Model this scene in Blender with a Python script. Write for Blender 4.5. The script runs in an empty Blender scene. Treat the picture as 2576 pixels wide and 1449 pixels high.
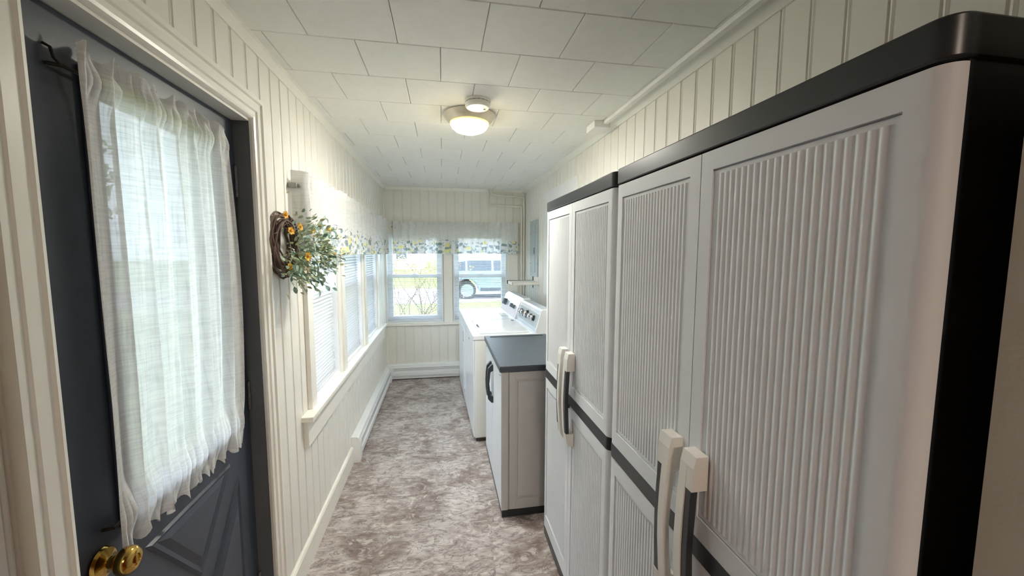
import bpy, bmesh, math, random
from mathutils import Vector, Matrix
random.seed(7)
PI = math.pi
sc = bpy.context.scene
col = sc.collection

# ------------------------------------------------------------------ camera
XL, XR, D, ZCR, ZC = -.692, 1.041, 4.936, 2.323, 2.353     # left wall, right wall, far wall, crown bottom, ceiling
YN = .30                                                    # face of the wall the photographer stands in
yaw, pitch, roll, camz, fpx = math.radians(10.057), math.radians(5.2), math.radians(.166), 1.575, 982.97
cy, sy, cp, sp = math.cos(yaw), math.sin(yaw), math.cos(pitch), math.sin(pitch)
fwd = Vector((sy*cp, cy*cp, -sp)); rgt = Vector((cy, -sy, 0)); upv = rgt.cross(fwd)
r2 = rgt*math.cos(roll) + upv*math.sin(roll); u2 = -rgt*math.sin(roll) + upv*math.cos(roll)
cam = bpy.data.objects.new('camera', bpy.data.cameras.new('camera')); col.objects.link(cam)
m = Matrix((r2, u2, -fwd)).transposed().to_4x4(); m.translation = Vector((0, 0, camz)); cam.matrix_world = m
cam.data.sensor_width = 36.0; cam.data.lens = 36.0*fpx/2576; cam.data.clip_start = .02; cam.data.clip_end = 300
sc.camera = cam

# ------------------------------------------------------------------ world, sun, exposure
world = bpy.data.worlds.new('world'); sc.world = world; world.use_nodes = True
bg = world.node_tree.nodes['Background']
bg.inputs['Color'].default_value = (.70, .85, 1.0, 1); bg.inputs['Strength'].default_value = 2.0
sun = bpy.data.objects.new('sun', bpy.data.lights.new('sun', 'SUN')); col.objects.link(sun)
sun.data.energy = 1.1; sun.data.angle = math.radians(2); sun.data.color = (1, .95, .86)
sun.rotation_euler = Vector((-.55, .45, -1.0)).to_track_quat('-Z', 'Y').to_euler()
sc.view_settings.view_transform = 'Standard'; sc.view_settings.look = 'None'
sc.view_settings.gamma = 1.0; sc.view_settings.use_curve_mapping = False
sc.view_settings.exposure = 2.08
cy_ = sc.cycles
cy_.use_denoising = True; cy_.max_bounces = 14; cy_.diffuse_bounces = 9; cy_.transparent_max_bounces = 24
cy_.transmission_bounces = 8; cy_.sample_clamp_indirect = 12.0; cy_.caustics_reflective = False; cy_.caustics_refractive = False

# ------------------------------------------------------------------ materials
def lin(r, g, b):
    f = lambda c: c/12.92 if c <= .04045 else ((c+.055)/1.055)**2.4
    return (f(r/255), f(g/255), f(b/255), 1)
class NT:
    def __init__(s, name):
        s.m = bpy.data.materials.new(name); s.m.use_nodes = True; s.t = s.m.node_tree
        s.n = s.t.nodes; s.b = s.n['Principled BSDF']; s.out = s.n['Material Output']
    def add(s, t, **k):
        n = s.n.new(t)
        for a, v in k.items():
            if hasattr(n, a): setattr(n, a, v)
            else: n.inputs[a.replace('_', ' ')].default_value = v
        return n
    def link(s, a, b): s.t.links.new(a, b)
    def coord(s, scale=(1, 1, 1), rnd=False):
        tc = s.add('ShaderNodeTexCoord'); mp = s.add('ShaderNodeMapping'); mp.inputs['Scale'].default_value = scale
        if rnd:
            oi = s.add('ShaderNodeObjectInfo'); mu = s.add('ShaderNodeVectorMath', operation='MULTIPLY_ADD')
            cb = s.add('ShaderNodeCombineXYZ')
            for i in range(3): s.link(oi.outputs['Random'], cb.inputs[i])
            s.link(cb.outputs[0], mu.inputs[0]); mu.inputs[1].default_value = (37, 91, 53); s.link(tc.outputs['Object'], mu.inputs[2])
            s.link(mu.outputs[0], mp.inputs[0])
        else: s.link(tc.outputs['Object'], mp.inputs[0])
        return mp.outputs[0]
    def noise(s, vec, scale, detail=4, rough=.55, dist=0):
        n = s.add('ShaderNodeTexNoise'); n.inputs['Scale'].default_value = scale; n.inputs['Detail'].default_value = detail
        n.inputs['Roughness'].default_value = rough; n.inputs['Distortion'].default_value = dist; s.link(vec, n.inputs['Vector']); return n.outputs['Fac']
    def ramp(s, fac, stops):
        r = s.add('ShaderNodeValToRGB'); e = r.color_ramp.elements
        while len(e) < len(stops): e.new(.5)
        for i, (p, c) in enumerate(stops): e[i].position = p; e[i].color = c
        s.link(fac, r.inputs[0]); return r.outputs[0]
    def mix(s, fac, a, b, mode='MIX'):
        n = s.add('ShaderNodeMix', data_type='RGBA', blend_type=mode)
        for i, v in ((0, fac), (6, a), (7, b)):
            if hasattr(v, 'links'): s.link(v, n.inputs[i])
            else: n.inputs[i].default_value = v
        return n.outputs[2]
    def bump(s, h, strength, dist=.002):
        b = s.add('ShaderNodeBump'); b.inputs['Strength'].default_value = strength; b.inputs['Distance'].default_value = dist
        s.link(h, b.inputs['Height']); s.link(b.outputs[0], s.b.inputs['Normal'])
def mat(name, c, rough=.5, metal=0, spec=.5, var=.06, vs=6, bump=0, bs=120, bd=.001, stretch=(1, 1, 1), coat=0):
    t = NT(name); base = lin(*c); v = t.coord(stretch, rnd=True)
    n = t.noise(v, vs, 5)
    dark = tuple(x*(1-var) for x in base[:3])+(1,); lite = tuple(min(1, x*(1+var)) for x in base[:3])+(1,)
    t.link(t.ramp(n, [(.3, dark), (.7, lite)]), t.b.inputs['Base Color'])
    t.b.inputs['Roughness'].default_value = rough; t.b.inputs['Metallic'].default_value = metal
    t.b.inputs['Specular IOR Level'].default_value = spec; t.b.inputs['Coat Weight'].default_value = coat
    if bump: t.bump(t.noise(v, bs, 3), bump, bd)
    return t.m
def sheer(name, c, trans, opening, print_z=None):
    """woven voile: scattering fibres, light passing through them, and open weave"""
    t = NT(name); v = t.coord()
    hs = t.coord((1, 14, 260)); vs = t.coord((1, 220, 9))
    h = t.ramp(t.noise(hs, 1, 3, .7), [(.42, (0, 0, 0, 1)), (.60, (1, 1, 1, 1))])
    w = t.ramp(t.noise(vs, 1, 3, .7), [(.50, (0, 0, 0, 1)), (.66, (1, 1, 1, 1))])
    if print_z:
        hs2 = t.coord((14, 14, 300)); h = t.ramp(t.noise(hs2, 1, 2, .6), [(.4, (0, 0, 0, 1)), (.6, (1, 1, 1, 1))])
    slub = t.mix(.5, h, w)
    base = lin(*c)
    cc = t.mix(slub, base, tuple(x*.74 for x in base[:3])+(1,))
    dens = None
    if print_z:
        z0, z1 = print_z
        sep = t.add('ShaderNodeSeparateXYZ'); t.link(t.coord(), sep.inputs[0])
        mr = t.add('ShaderNodeMapRange'); mr.inputs[1].default_value = z1; mr.inputs[2].default_value = z0; t.link(sep.outputs[2], mr.inputs[0])
        def spots(scale, size, seed):
            vo = t.add('ShaderNodeTexVoronoi'); vo.inputs['Scale'].default_value = scale; vo.inputs['Randomness'].default_value = .9
            mp = t.add('ShaderNodeMapping'); mp.inputs['Location'].default_value = (seed, seed*1.7, seed*.3)
            # folds: print lies on the cloth, so use height and the distance along the cloth
            cmb = t.add('ShaderNodeCombineXYZ'); ad = t.add('ShaderNodeMath', operation='ADD')
            t.link(sep.outputs[0], ad.inputs[0]); t.link(sep.outputs[1], ad.inputs[1]); t.link(ad.outputs[0], cmb.inputs[0]); t.link(sep.outputs[2], cmb.inputs[1])
            t.link(cmb.outputs[0], mp.inputs[0])
            nz = t.add('ShaderNodeTexNoise'); nz.inputs['Scale'].default_value = 60; t.link(mp.outputs[0], nz.inputs['Vector'])
            va = t.add('ShaderNodeVectorMath', operation='MULTIPLY_ADD'); t.link(nz.outputs['Color'], va.inputs[0]); va.inputs[1].default_value = (.03, .03, 0); t.link(mp.outputs[0], va.inputs[2])
            t.link(va.outputs[0], vo.inputs['Vector'])
            # threshold grows towards the hem
            mt = t.add('ShaderNodeMath', operation='MULTIPLY'); t.link(mr.outputs[0], mt.inputs[0]); mt.inputs[1].default_value = 2.2; mt.use_clamp = True
            mt2 = t.add('ShaderNodeMath', operation='MULTIPLY'); t.link(mt.outputs[0], mt2.inputs[0]); mt2.inputs[1].default_value = size; mt = mt2
            lt = t.add('ShaderNodeMath', operation='LESS_THAN'); t.link(vo.outputs['Distance'], lt.inputs[0]); t.link(mt.outputs[0], lt.inputs[1])
            return lt.outputs[0]
        s1, s2, s3 = spots(17, .34, 3.1), spots(30, .38, 9.7), spots(12, .27, 17.3)
        cc = t.mix(s2, cc, lin(172, 184, 192)); cc = t.mix(s1, cc, lin(146, 162, 160)); cc = t.mix(s3, cc, lin(238, 232, 168))
        ma = t.add('ShaderNodeMath', operation='MAXIMUM'); t.link(s1, ma.inputs[0]); t.link(s2, ma.inputs[1])
        mb = t.add('ShaderNodeMath', operation='MAXIMUM'); t.link(ma.outputs[0], mb.inputs[0]); t.link(s3, mb.inputs[1]); dens = mb.outputs[0]
    di = t.add('ShaderNodeBsdfDiffuse'); tr = t.add('ShaderNodeBsdfTranslucent'); tp = t.add('ShaderNodeBsdfTransparent')
    t.link(cc, di.inputs[0]); t.link(cc, tr.inputs[0])
    m1 = t.add('ShaderNodeMixShader'); m1.inputs[0].default_value = trans; t.link(di.outputs[0], m1.inputs[1]); t.link(tr.outputs[0], m1.inputs[2])
    m2 = t.add('ShaderNodeMixShader'); t.link(m1.outputs[0], m2.inputs[1]); t.link(tp.outputs[0], m2.inputs[2])
    op = t.add('ShaderNodeMapRange'); op.inputs[3].default_value = opening*1.5; op.inputs[4].default_value = opening*.35; t.link(slub, op.inputs[0])
    if dens is not None:
        mm = t.add('ShaderNodeMath', operation='MULTIPLY_ADD'); t.link(dens, mm.inputs[0]); mm.inputs[1].default_value = -opening*.5; t.link(op.outputs[0], mm.inputs[2])
        mm.use_clamp = True; t.link(mm.outputs[0], m2.inputs[0])
    else: t.link(op.outputs[0], m2.inputs[0])
    t.link(m2.outputs[0], t.out.inputs['Surface']); return t.m
def glass_pane(name, tint=(1, 1, 1, 1), refl=.06):
    t = NT(name); tp = t.add('ShaderNodeBsdfTransparent'); tp.inputs[0].default_value = tint
    gl = t.add('ShaderNodeBsdfGlossy'); gl.inputs['Roughness'].default_value = .02
    ms = t.add('ShaderNodeMixShader'); ms.inputs[0].default_value = refl
    t.link(tp.outputs[0], ms.inputs[1]); t.link(gl.outputs[0], ms.inputs[2]); t.link(ms.outputs[0], t.out.inputs['Surface']); return t.m
def slat_mat():
    t = NT('blind_slat'); c = lin(228, 231, 236)
    di = t.add('ShaderNodeBsdfDiffuse'); tr = t.add('ShaderNodeBsdfTranslucent'); ms = t.add('ShaderNodeMixShader'); ms.inputs[0].default_value = .13
    n = t.ramp(t.noise(t.coord((1, 1, 1), True), 9), [(.3, tuple(x*.96 for x in c[:3])+(1,)), (.7, c)])
    t.link(n, di.inputs[0]); t.link(n, tr.inputs[0]); t.link(di.outputs[0], ms.inputs[1]); t.link(tr.outputs[0], ms.inputs[2]); t.link(ms.outputs[0], t.out.inputs['Surface']); return t.m
def floor_mat():
    t = NT('slate_look_vinyl'); v = t.coord((1, 1, 1), True)
    gp = t.add('ShaderNodeNewGeometry'); big = t.noise(gp.outputs['Position'], 3.4, 6, .62, .6)
    c = t.ramp(big, [(.32, lin(122, 104, 97)), (.45, lin(158, 147, 142)), (.56, lin(182, 174, 171)), (.70, lin(204, 198, 195))])
    rr = t.add('ShaderNodeMapping'); rr.inputs['Rotation'].default_value = (0, 0, .75); rr.inputs['Scale'].default_value = (1, 2.2, 1); t.link(v, rr.inputs[0])
    fl = t.noise(rr.outputs[0], 7.5, 6, .62, 1.9)
    c = t.mix(t.ramp(fl, [(.40, (1, 1, 1, 1)), (.50, (0, 0, 0, 1))]), c, lin(120, 106, 100), 'MIX') if False else c
    dk = t.ramp(fl, [(.36, (.6, .6, .6, 1)), (.47, (0, 0, 0, 1))]); lt = t.ramp(fl, [(.53, (0, 0, 0, 1)), (.63, (.55, .55, .55, 1))])
    c = t.mix(dk, c, lin(112, 98, 93)); c = t.mix(lt, c, lin(222, 217, 214))
    # thin crack lines between flakes
    cr = t.noise(rr.outputs[0], 5.5, 5, .6, 2.2)
    cl = t.ramp(cr, [(.478, (0, 0, 0, 1)), (.497, (1, 1, 1, 1)), (.503, (1, 1, 1, 1)), (.53, (0, 0, 0, 1))])
    hm = t.add('ShaderNodeMath', operation='MULTIPLY'); t.link(cl, hm.inputs[0]); hm.inputs[1].default_value = .7
    c = t.mix(hm.outputs[0], c, lin(98, 86, 82))
    t.link(c, t.b.inputs['Base Color']); t.b.inputs['Roughness'].default_value = .5; t.b.inputs['Specular IOR Level'].default_value = .35
    t.bump(fl, .35, .002); return t.m
def door_plastic():
    t = NT('cabinet_door_plastic_scuffed'); c = lin(224, 228, 234)
    co = t.coord(); t.b.inputs['Roughness'].default_value = .58
    sep = t.add('ShaderNodeVectorMath', operation='SUBTRACT'); t.link(co, sep.inputs[0]); sep.inputs[1].default_value = (.530-.543, .353-.348, 1.592)
    sc_ = t.add('ShaderNodeVectorMath', operation='MULTIPLY'); t.link(sep.outputs[0], sc_.inputs[0]); sc_.inputs[1].default_value = (40, 50, 22)
    ln = t.add('ShaderNodeVectorMath', operation='LENGTH'); t.link(sc_.outputs[0], ln.inputs[0])
    nz = t.noise(co, 140, 3); ad = t.add('ShaderNodeMath', operation='MULTIPLY_ADD'); t.link(nz, ad.inputs[0]); ad.inputs[1].default_value = 1.4; t.link(ln.outputs['Value'], ad.inputs[2])
    k = t.ramp(ad.outputs[0], [(.95, (.55, .55, .55, 1)), (1.0, (0, 0, 0, 1))])
    t.link(t.mix(k, c, lin(120, 92, 76)), t.b.inputs['Base Color']); t.bump(t.noise(co, 900, 2), .06, .0004); return t.m
M = dict(
 board=mat('painted_beadboard', (231, 229, 222), .45, var=.02, bump=.05, bs=60),
 trim=mat('white_gloss_trim', (238, 236, 228), .32, var=.02, bump=.05, bs=90),
 winwhite=mat('white_vinyl_window', (236, 238, 240), .4, var=.015),
 ceil=mat('ceiling_tile_fibre', (238, 238, 234), .85, var=.02, vs=25, bump=.35, bs=190, bd=.0015),
 plaster=mat('warm_grey_plaster', (176, 168, 156), .8, var=.05, bump=.3, bs=160, bd=.002),
 core=mat('wall_core', (200, 196, 186), .8),
 floor=floor_mat(), sub=mat('floor_bedding', (120, 110, 104), .9),
 wood=mat('brown_kitchen_wood', (128, 82, 52), .5, var=.25, vs=4, stretch=(1, 1, 8)),
 door=mat('slate_blue_door_paint', (60, 67, 80), .38, var=.06, vs=30, bump=.08, bs=220),
 jamb=mat('grey_jamb_paint', (104, 108, 112), .45, var=.08, vs=9),
 brass=mat('polished_brass', (206, 168, 88), .14, 1.0, var=.08),
 steel=mat('painted_hinge_metal', (112, 114, 116), .4, .6),
 darkwire=mat('dark_bronze_wire', (58, 52, 46), .45, .7),
 sheer=sheer('sheer_voile', (240, 241, 240), .27, .035),
 val=sheer('floral_valance_voile', (240, 241, 240), .30, .05, (1.56, 1.77)),
 rod=mat('grey_curtain_rod', (150, 150, 146), .4, .3),
 slat=slat_mat(), pane=glass_pane('window_glass'),
 white=mat('white_enamel', (232, 236, 242), .28, var=.01, coat=.3), white2=mat('white_enamel_side', (226, 228, 226), .4, var=.01),
 console=mat('console_reflection_tint', (205, 216, 230), .22, var=.02, coat=.4), chrome=mat('chrome_knob', (225, 228, 232), .12, 1.0),  # console: blue-grey reflection put into the base colour
 knobgrey=mat('dark_grey_knob', (92, 98, 106), .35), black=mat('black_plastic', (46, 51, 56), .33, var=.1, bump=.06, bs=400, bd=.0004),
 blacktop=mat('slate_black_plastic_top', (72, 80, 90), .42, var=.08, bump=.08, bs=300, bd=.0004),
 cab=mat('cabinet_door_plastic', (226, 229, 234), .58, var=.012, bump=.06, bs=900, bd=.0004), cabs=door_plastic(),
 cabside=mat('cabinet_side_plastic', (202, 201, 200), .5, var=.02, bump=.06, bs=700, bd=.0004),
 handle=mat('cream_handle_plastic', (226, 224, 219), .42, var=.015),
 heater=mat('white_heater_enamel', (232, 235, 236), .38, var=.02), hole=mat('dark_slot', (84, 86, 86), .8),
 panelg=mat('grey_electrical_panel', (176, 188, 192), .45, var=.02), shelf=mat('white_shelf', (232, 230, 222), .5),
 pipe=mat('white_painted_pipe', (228, 226, 216), .45), nickel=mat('brushed_nickel', (214, 206, 190), .3, .35),
 plastic=mat('white_detector_plastic', (236, 234, 226), .45), race=mat('white_raceway', (240, 240, 238), .45),
 twig=mat('brown_twig', (104, 84, 76), .8, var=.3, vs=40), leafA=mat('sage_leaf', (160, 180, 158), .55, var=.25, vs=30),
 leafB=mat('pale_green_leaf', (190, 198, 156), .55, var=.25, vs=30), leafC=mat('deep_green_leaf', (112, 146, 132), .5, var=.2, vs=30),
 petal=mat('golden_petal', (238, 186, 62), .6, var=.15, vs=60), petalw=mat('cream_petal', (240, 224, 200), .6, var=.1, vs=60), fcore=mat('flower_heart', (226, 160, 50), .7),
 grass=mat('lawn_grass', (110, 124, 56), .9, var=.3, vs=3, bump=.6, bs=40, bd=.03), road=mat('pale_concrete_drive', (150, 142, 148), .9, var=.08, vs=2),
 carp=mat('silver_car_paint', (128, 146, 166), .25, .3, coat=.6), carg=mat('car_window_tint', (40, 52, 64), .08, coat=.5), tyre=mat('tyre_rubber', (34, 36, 38), .8), rim=mat('alloy_rim', (150, 156, 164), .25, .7),
 carblack=mat('black_car_trim', (52, 58, 64), .6), chrome2=mat('chrome_strip', (236, 232, 236), .15, .8),
 bark=mat('grey_shrub_bark', (120, 100, 96), .9, var=.2, vs=30), bloss=mat('pale_pink_blossom', (232, 200, 192), .8, var=.2, vs=20), bleaf=mat('yellow_spring_leaf', (206, 190, 104), .8, var=.25, vs=20),
 brick=mat('faded_pink_brick', (196, 158, 148), .9, var=.15, vs=1.5), roofm=mat('grey_shingle_roof', (110, 108, 112), .9), tleaf=mat('garden_tree_leaf', (98, 128, 62), .8, var=.3, vs=2), tbark=mat('tree_bark', (92, 76, 62), .9, var=.2),
)
def lamp_glass():
    t = NT('lit_lamp_glass'); sep = t.add('ShaderNodeSeparateXYZ'); t.link(t.coord(), sep.inputs[0])
    mr = t.add('ShaderNodeMapRange'); mr.inputs[1].default_value = -.105; mr.inputs[2].default_value = -.045; t.link(sep.outputs[2], mr.inputs[0])
    c = t.ramp(mr.outputs[0], [(0, (.985, .98, .965, 1)), (.45, (1, .90, .60, 1)), (.72, (1, .78, .16, 1)), (1, (1, .66, .08, 1))])
    iv = t.add('ShaderNodeMath', operation='SUBTRACT'); iv.inputs[0].default_value = 1; t.link(mr.outputs[0], iv.inputs[1])
    pw = t.add('ShaderNodeMath', operation='POWER'); t.link(iv.outputs[0], pw.inputs[0]); pw.inputs[1].default_value = 3.2
    s = t.add('ShaderNodeMath', operation='MULTIPLY_ADD'); t.link(pw.outputs[0], s.inputs[0]); s.inputs[1].default_value = 116.0; s.inputs[2].default_value = .55
    t.link(c, t.b.inputs['Emission Color']); t.link(s.outputs[0], t.b.inputs['Emission Strength']); t.b.inputs['Base Color'].default_value = (.9, .85, .7, 1); return t.m
M['lampglass'] = lamp_glass()

# ------------------------------------------------------------------ mesh helpers
class MB:
    def __init__(s): s.v = []; s.f = []
    def box(s, x0, x1, y0, y1, z0, z1):
        b = len(s.v); s.v += [(x, y, z) for z in (z0, z1) for y in (y0, y1) for x in (x0, x1)]
        s.f += [tuple(b+i for i in q) for q in ((0, 2, 3, 1), (4, 5, 7, 6), (0, 1, 5, 4), (2, 6, 7, 3), (0, 4, 6, 2), (1, 3, 7, 5))]; return s
    def prism(s, poly, axis, a, b_, mapf=None):
        """polygon in the two other axes (in order x,y,z without axis), extruded along axis"""
        n = len(poly); b = len(s.v)
        def pt(p, q):
            return {'x': (q, p[0], p[1]), 'y': (p[0], q, p[1]), 'z': (p[0], p[1], q)}[axis]
        s.v += [pt(p, a) for p in poly] + [pt(p, b_) for p in poly]
        s.f += [tuple(b+i for i in range(n)), tuple(b+n+i for i in reversed(range(n)))]
        s.f += [(b+i, b+(i+1) % n, b+n+(i+1) % n, b+n+i) for i in range(n)]; return s
    def strip(s, prof, axis, a, b_):
        """open profile, extruded along axis"""
        n = len(prof); b = len(s.v)
        def pt(p, q): return {'x': (q, p[0], p[1]), 'y': (p[0], q, p[1]), 'z': (p[0], p[1], q)}[axis]
        s.v += [pt(p, a) for p in prof] + [pt(p, b_) for p in prof]
        s.f += [(b+i, b+i+1, b+n+i+1, b+n+i) for i in range(n-1)]; return s
    def tube(s, path, r, n=8, cap=True):
        path = [Vector(p) for p in path]; R = r if isinstance(r, (list, tuple)) else [r]*len(path); b = len(s.v)
        ref = None
        for i, p in enumerate(path):
            d = (path[min(i+1, len(path)-1)] - path[max(i-1, 0)]).normalized()
            if ref is None: ref = Vector((0, 0, 1)) if abs(d.z) < .9 else Vector((1, 0, 0))
            u = (ref - d*ref.dot(d)).normalized(); w = d.cross(u); ref = u
            for k in range(n):
                a = 2*PI*k/n; s.v.append(tuple(p + (u*math.cos(a)+w*math.sin(a))*R[i]))
        for i in range(len(path)-1):
            for k in range(n):
                s.f.append((b+i*n+k, b+i*n+(k+1) % n, b+(i+1)*n+(k+1) % n, b+(i+1)*n+k))
        if cap:
            s.f.append(tuple(b+k for k in reversed(range(n)))); e = b+(len(path)-1)*n; s.f.append(tuple(e+k for k in range(n)))
        return s
    def lathe(s, prof, n=32, axis='z', o=(0, 0, 0)):
        """prof: (radius, height); closes where radius is 0"""
        b = len(s.v); m_ = len(prof)
        for r, h in prof:
            for k in range(n):
                a = 2*PI*k/n; c, d = r*math.cos(a), r*math.sin(a)
                p = {'z': (c, d, h), 'x': (h, c, d), 'y': (c, h, d)}[axis]; s.v.append((p[0]+o[0], p[1]+o[1], p[2]+o[2]))
        for i in range(m_-1):
            for k in range(n): s.f.append((b+i*n+k, b+i*n+(k+1) % n, b+(i+1)*n+(k+1) % n, b+(i+1)*n+k))
        if prof[0][0] > 1e-6: s.f.append(tuple(b+k for k in range(n)))
        if prof[-1][0] > 1e-6: s.f.append(tuple(b+(m_-1)*n+k for k in range(n)))
        return s
    def grid(s, fn, nu, nv):
        b = len(s.v)
        for j in range(nv+1):
            for i in range(nu+1): s.v.append(fn(i/nu, j/nv))
        for j in range(nv):
            for i in range(nu): a = b+j*(nu+1)+i; s.f.append((a, a+1, a+nu+2, a+nu+1))
        return s
    def mesh(s, name, mt, smooth=None):
        me = bpy.data.meshes.new(name); me.from_pydata(s.v, [], s.f)
        bm = bmesh.new(); bm.from_mesh(me); bmesh.ops.remove_doubles(bm, verts=bm.verts, dist=1e-6)
        bmesh.ops.recalc_face_normals(bm, faces=bm.faces); bm.to_mesh(me); bm.free()
        me.materials.append(M[mt] if isinstance(mt, str) else mt)
        if smooth is not None:
            me.shade_smooth()
            if smooth < 170: me.set_sharp_from_angle(angle=math.radians(smooth))
        return me
    def obj(s, name, mt, parent=None, smooth=None, bevel=0, seg=2):
        return link(name, s.mesh(name, mt, smooth), parent, bevel=bevel, seg=seg)
def link(name, me, parent=None, loc=None, bevel=0, seg=2):
    o = bpy.data.objects.new(name, me); col.objects.link(o)
    if parent is not None: o.parent = parent
    if loc is not None: o.location = loc
    if bevel:
        b = o.modifiers.new('bevel', 'BEVEL'); b.width = bevel; b.segments = seg; b.limit_method = 'ANGLE'; b.angle_limit = math.radians(35); b.harden_normals = False
    return o
def tag(o, label, cat, group=None, kind=None):
    o['label'] = label; o['category'] = cat
    if group: o['group'] = group
    if kind: o['kind'] = kind
    return o
def thing(name, loc, label, cat, group=None, kind=None, rz=0):
    o = bpy.data.objects.new(name, None); col.objects.link(o); o.location = loc; o.rotation_euler = (0, 0, rz); o.empty_display_size = .05
    return tag(o, label, cat, group, kind)
def arc(cx, cy, r, a0, a1, n): return [(cx+r*math.cos(math.radians(a0+(a1-a0)*i/n)), cy+r*math.sin(math.radians(a0+(a1-a0)*i/n))) for i in range(n+1)]

# ------------------------------------------------------------------ room shell
T = .13
DO = (.815, 1.63, 2.06)                     # door opening y0,y1,top
WO = [(2.18, 2.74), (2.88, 3.53), (3.66, 4.31)]; WZ = (.765, 1.84)     # left windows
FO = [(-.685, .002), (.125, .823)]; FZ = (.70, 1.80)                   # far windows
def wall_boxes(lo, hi, z0, z1, opens):
    """rectangles (u0,u1,z0,z1) that leave the openings free"""
    out = []; u = lo
    for a, b, p, q in sorted(opens):
        if a > u: out.append((u, a, z0, z1))
        if p > z0: out.append((a, b, z0, p))
        if q < z1: out.append((a, b, q, z1))
        u = b
    if u < hi: out.append((u, hi, z0, z1))
    return out
BT = .008
b = MB()
for u0, u1, z0, z1 in wall_boxes(YN-.14, D+T, -.06, 2.45, [(DO[0], DO[1], -.05, DO[2])]+[(a, c, *WZ) for a, c in WO]): b.box(XL-T, XL-BT, u0, u1, z0, z1)
wl = tag(b.obj('wall_left', 'core'), 'long beadboard wall with the grey door and three blinds', 'wall', kind='structure')
b = MB()
for u0, u1, z0, z1 in wall_boxes(XL-BT, XR+BT, -.06, 2.45, [(a, c, *FZ) for a, c in FO]): b.box(u0, u1, D+BT, D+T, z0, z1)
wf = tag(b.obj('wall_far', 'core'), 'short beadboard end wall with two windows side by side', 'wall', kind='structure')
wr = tag(MB().box(XR+BT, XR+T, YN-.14, D+T, -.06, 2.45).obj('wall_right', 'core'), 'long beadboard wall behind cabinets and laundry machines', 'wall', kind='structure')
b = MB().box(.56, 2.0, YN-.14, YN, -.06, 2.45).box(-1.6, -.50, YN-.14, YN, -.06, 2.45) .box(-.50, .56, YN-.14, YN, 2.30, 2.45)
tag(b.obj('wall_near', 'plaster'), 'plain plastered wall end at the right edge beside the cabinet', 'wall', kind='structure')
ce = tag(MB().box(XL-T, XR+T, YN-.14, D+T, ZC+.012, ZC+.09).obj('ceiling', 'core'), 'white ceiling of square fibre tiles in running bond', 'ceiling', kind='structure')
fl = tag(MB().box(XL-T, XR+T, YN-.14, D+T, -.07, -.004).obj('floor', 'sub'), 'marbled grey brown stone look vinyl tile floor', 'floor', kind='structure')

# beadboard: each board is a piece
def board_mesh(cache, u_axis, w, length, sgn):
    key = (u_axis, round(w, 4), round(length, 3), sgn)
    if key in cache: return cache[key]
    t = BT; p = [(0, 0)]
    e = w
    p += [(0, t*.45), (.0022, t), (e-.0165, t), (e-.0143, t*.45), (e-.0122, t*.8), (e-.008, t), (e-.0038, t*.8), (e-.0015, t*.45), (e, t*.45), (e, 0)]
    if w < .04: p = [(0, 0), (0, t), (e, t), (e, 0)]
    mb = MB()
    if u_axis == 'y': poly = [(sgn*q, u) for u, q in p]           # x = offset from wall core, y = along
    else: poly = [(u, sgn*q) for u, q in p]
    mb.prism(poly, 'z', 0, length); me = mb.mesh('board', 'board'); cache[key] = me; return me
cache = {}
def boards(parent, u_axis, start, lo, hi, z0, z1, opens, place, sgn, step=.1025):
    u = start
    while u > lo: u -= step
    while u < hi:
        a, c = max(u, lo), min(u+step, hi)
        if c-a > .012:
            segs = [(z0, z1)]; mid = (a+c)/2
            for oa, ob, p, q in opens:
                if oa < mid < ob: segs = [s for s in ((z0, p), (q, z1)) if s[1]-s[0] > .03]
            for s0, s1 in segs:
                link('board', board_mesh(cache, u_axis, c-a, s1-s0, sgn), parent, place(a, s0))
        u += step
boards(wl, 'y', 1.123-.0925, YN, D, 0, ZC, [(DO[0]-.02, DO[1]+.02, -.1, DO[2]+.02), (WO[0][0]-.02, WO[2][1]+.02, WZ[0]-.02, WZ[1]+.02)], lambda u, z: (XL-BT, u, z), 1, .1)
boards(wr, 'y', .589-.0925, YN, D, 0, ZC, [], lambda u, z: (XR+BT, u, z), -1, .1035)
boards(wf, 'x', -.578-.0925, XL, XR, 0, ZC, [(FO[0][0]-.02, FO[1][1]+.02, FZ[0]-.03, FZ[1]+.02)], lambda u, z: (u, D+BT, z), -1, .1045)

# ceiling tiles, one by one
tc_ = {}
def tile_mesh(c, w, d, h, ch, mt, up):
    k = (round(w, 3), round(d, 3), mt)
    if k in c: return c[k]
    s = 1 if up else -1; mb = MB()
    b0 = [(0, 0), (w, 0), (w, d), (0, d)]; b1 = [(ch, ch), (w-ch, ch), (w-ch, d-ch), (ch, d-ch)]
    mb.v = [(x, y, 0) for x, y in b0]+[(x, y, s*(h-ch)) for x, y in b0]+[(x, y, s*h) for x, y in b1]
    mb.f = [(0, 1, 2, 3), (8, 9, 10, 11)]+[(i, (i+1) % 4, 4+(i+1) % 4, 4+i) for i in range(4)]+[(4+i, 4+(i+1) % 4, 8+(i+1) % 4, 8+i) for i in range(4)]
    c[k] = mb.mesh('tile', mt); return c[k]
g = .0012; row = 0; y = 1.29-.3015*4
while y < D:
    y1 = min(y+.3015, D); ya = max(y, YN)
    if y1-ya > .02:
        off = .158 if row % 2 == 0 else .002
        x = off-.3135*4
        while x < XR:
            xa, xb = max(x, XL), min(x+.3135, XR)
            if xb-xa > .02:
                link('ceiling_tile', tile_mesh(tc_, xb-xa-2*g, y1-ya-2*g, .012, .0025, 'ceil', False), ce, (xa+g, ya+g, ZC+.012))
            x += .3135
    y += .3015; row += 1
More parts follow.
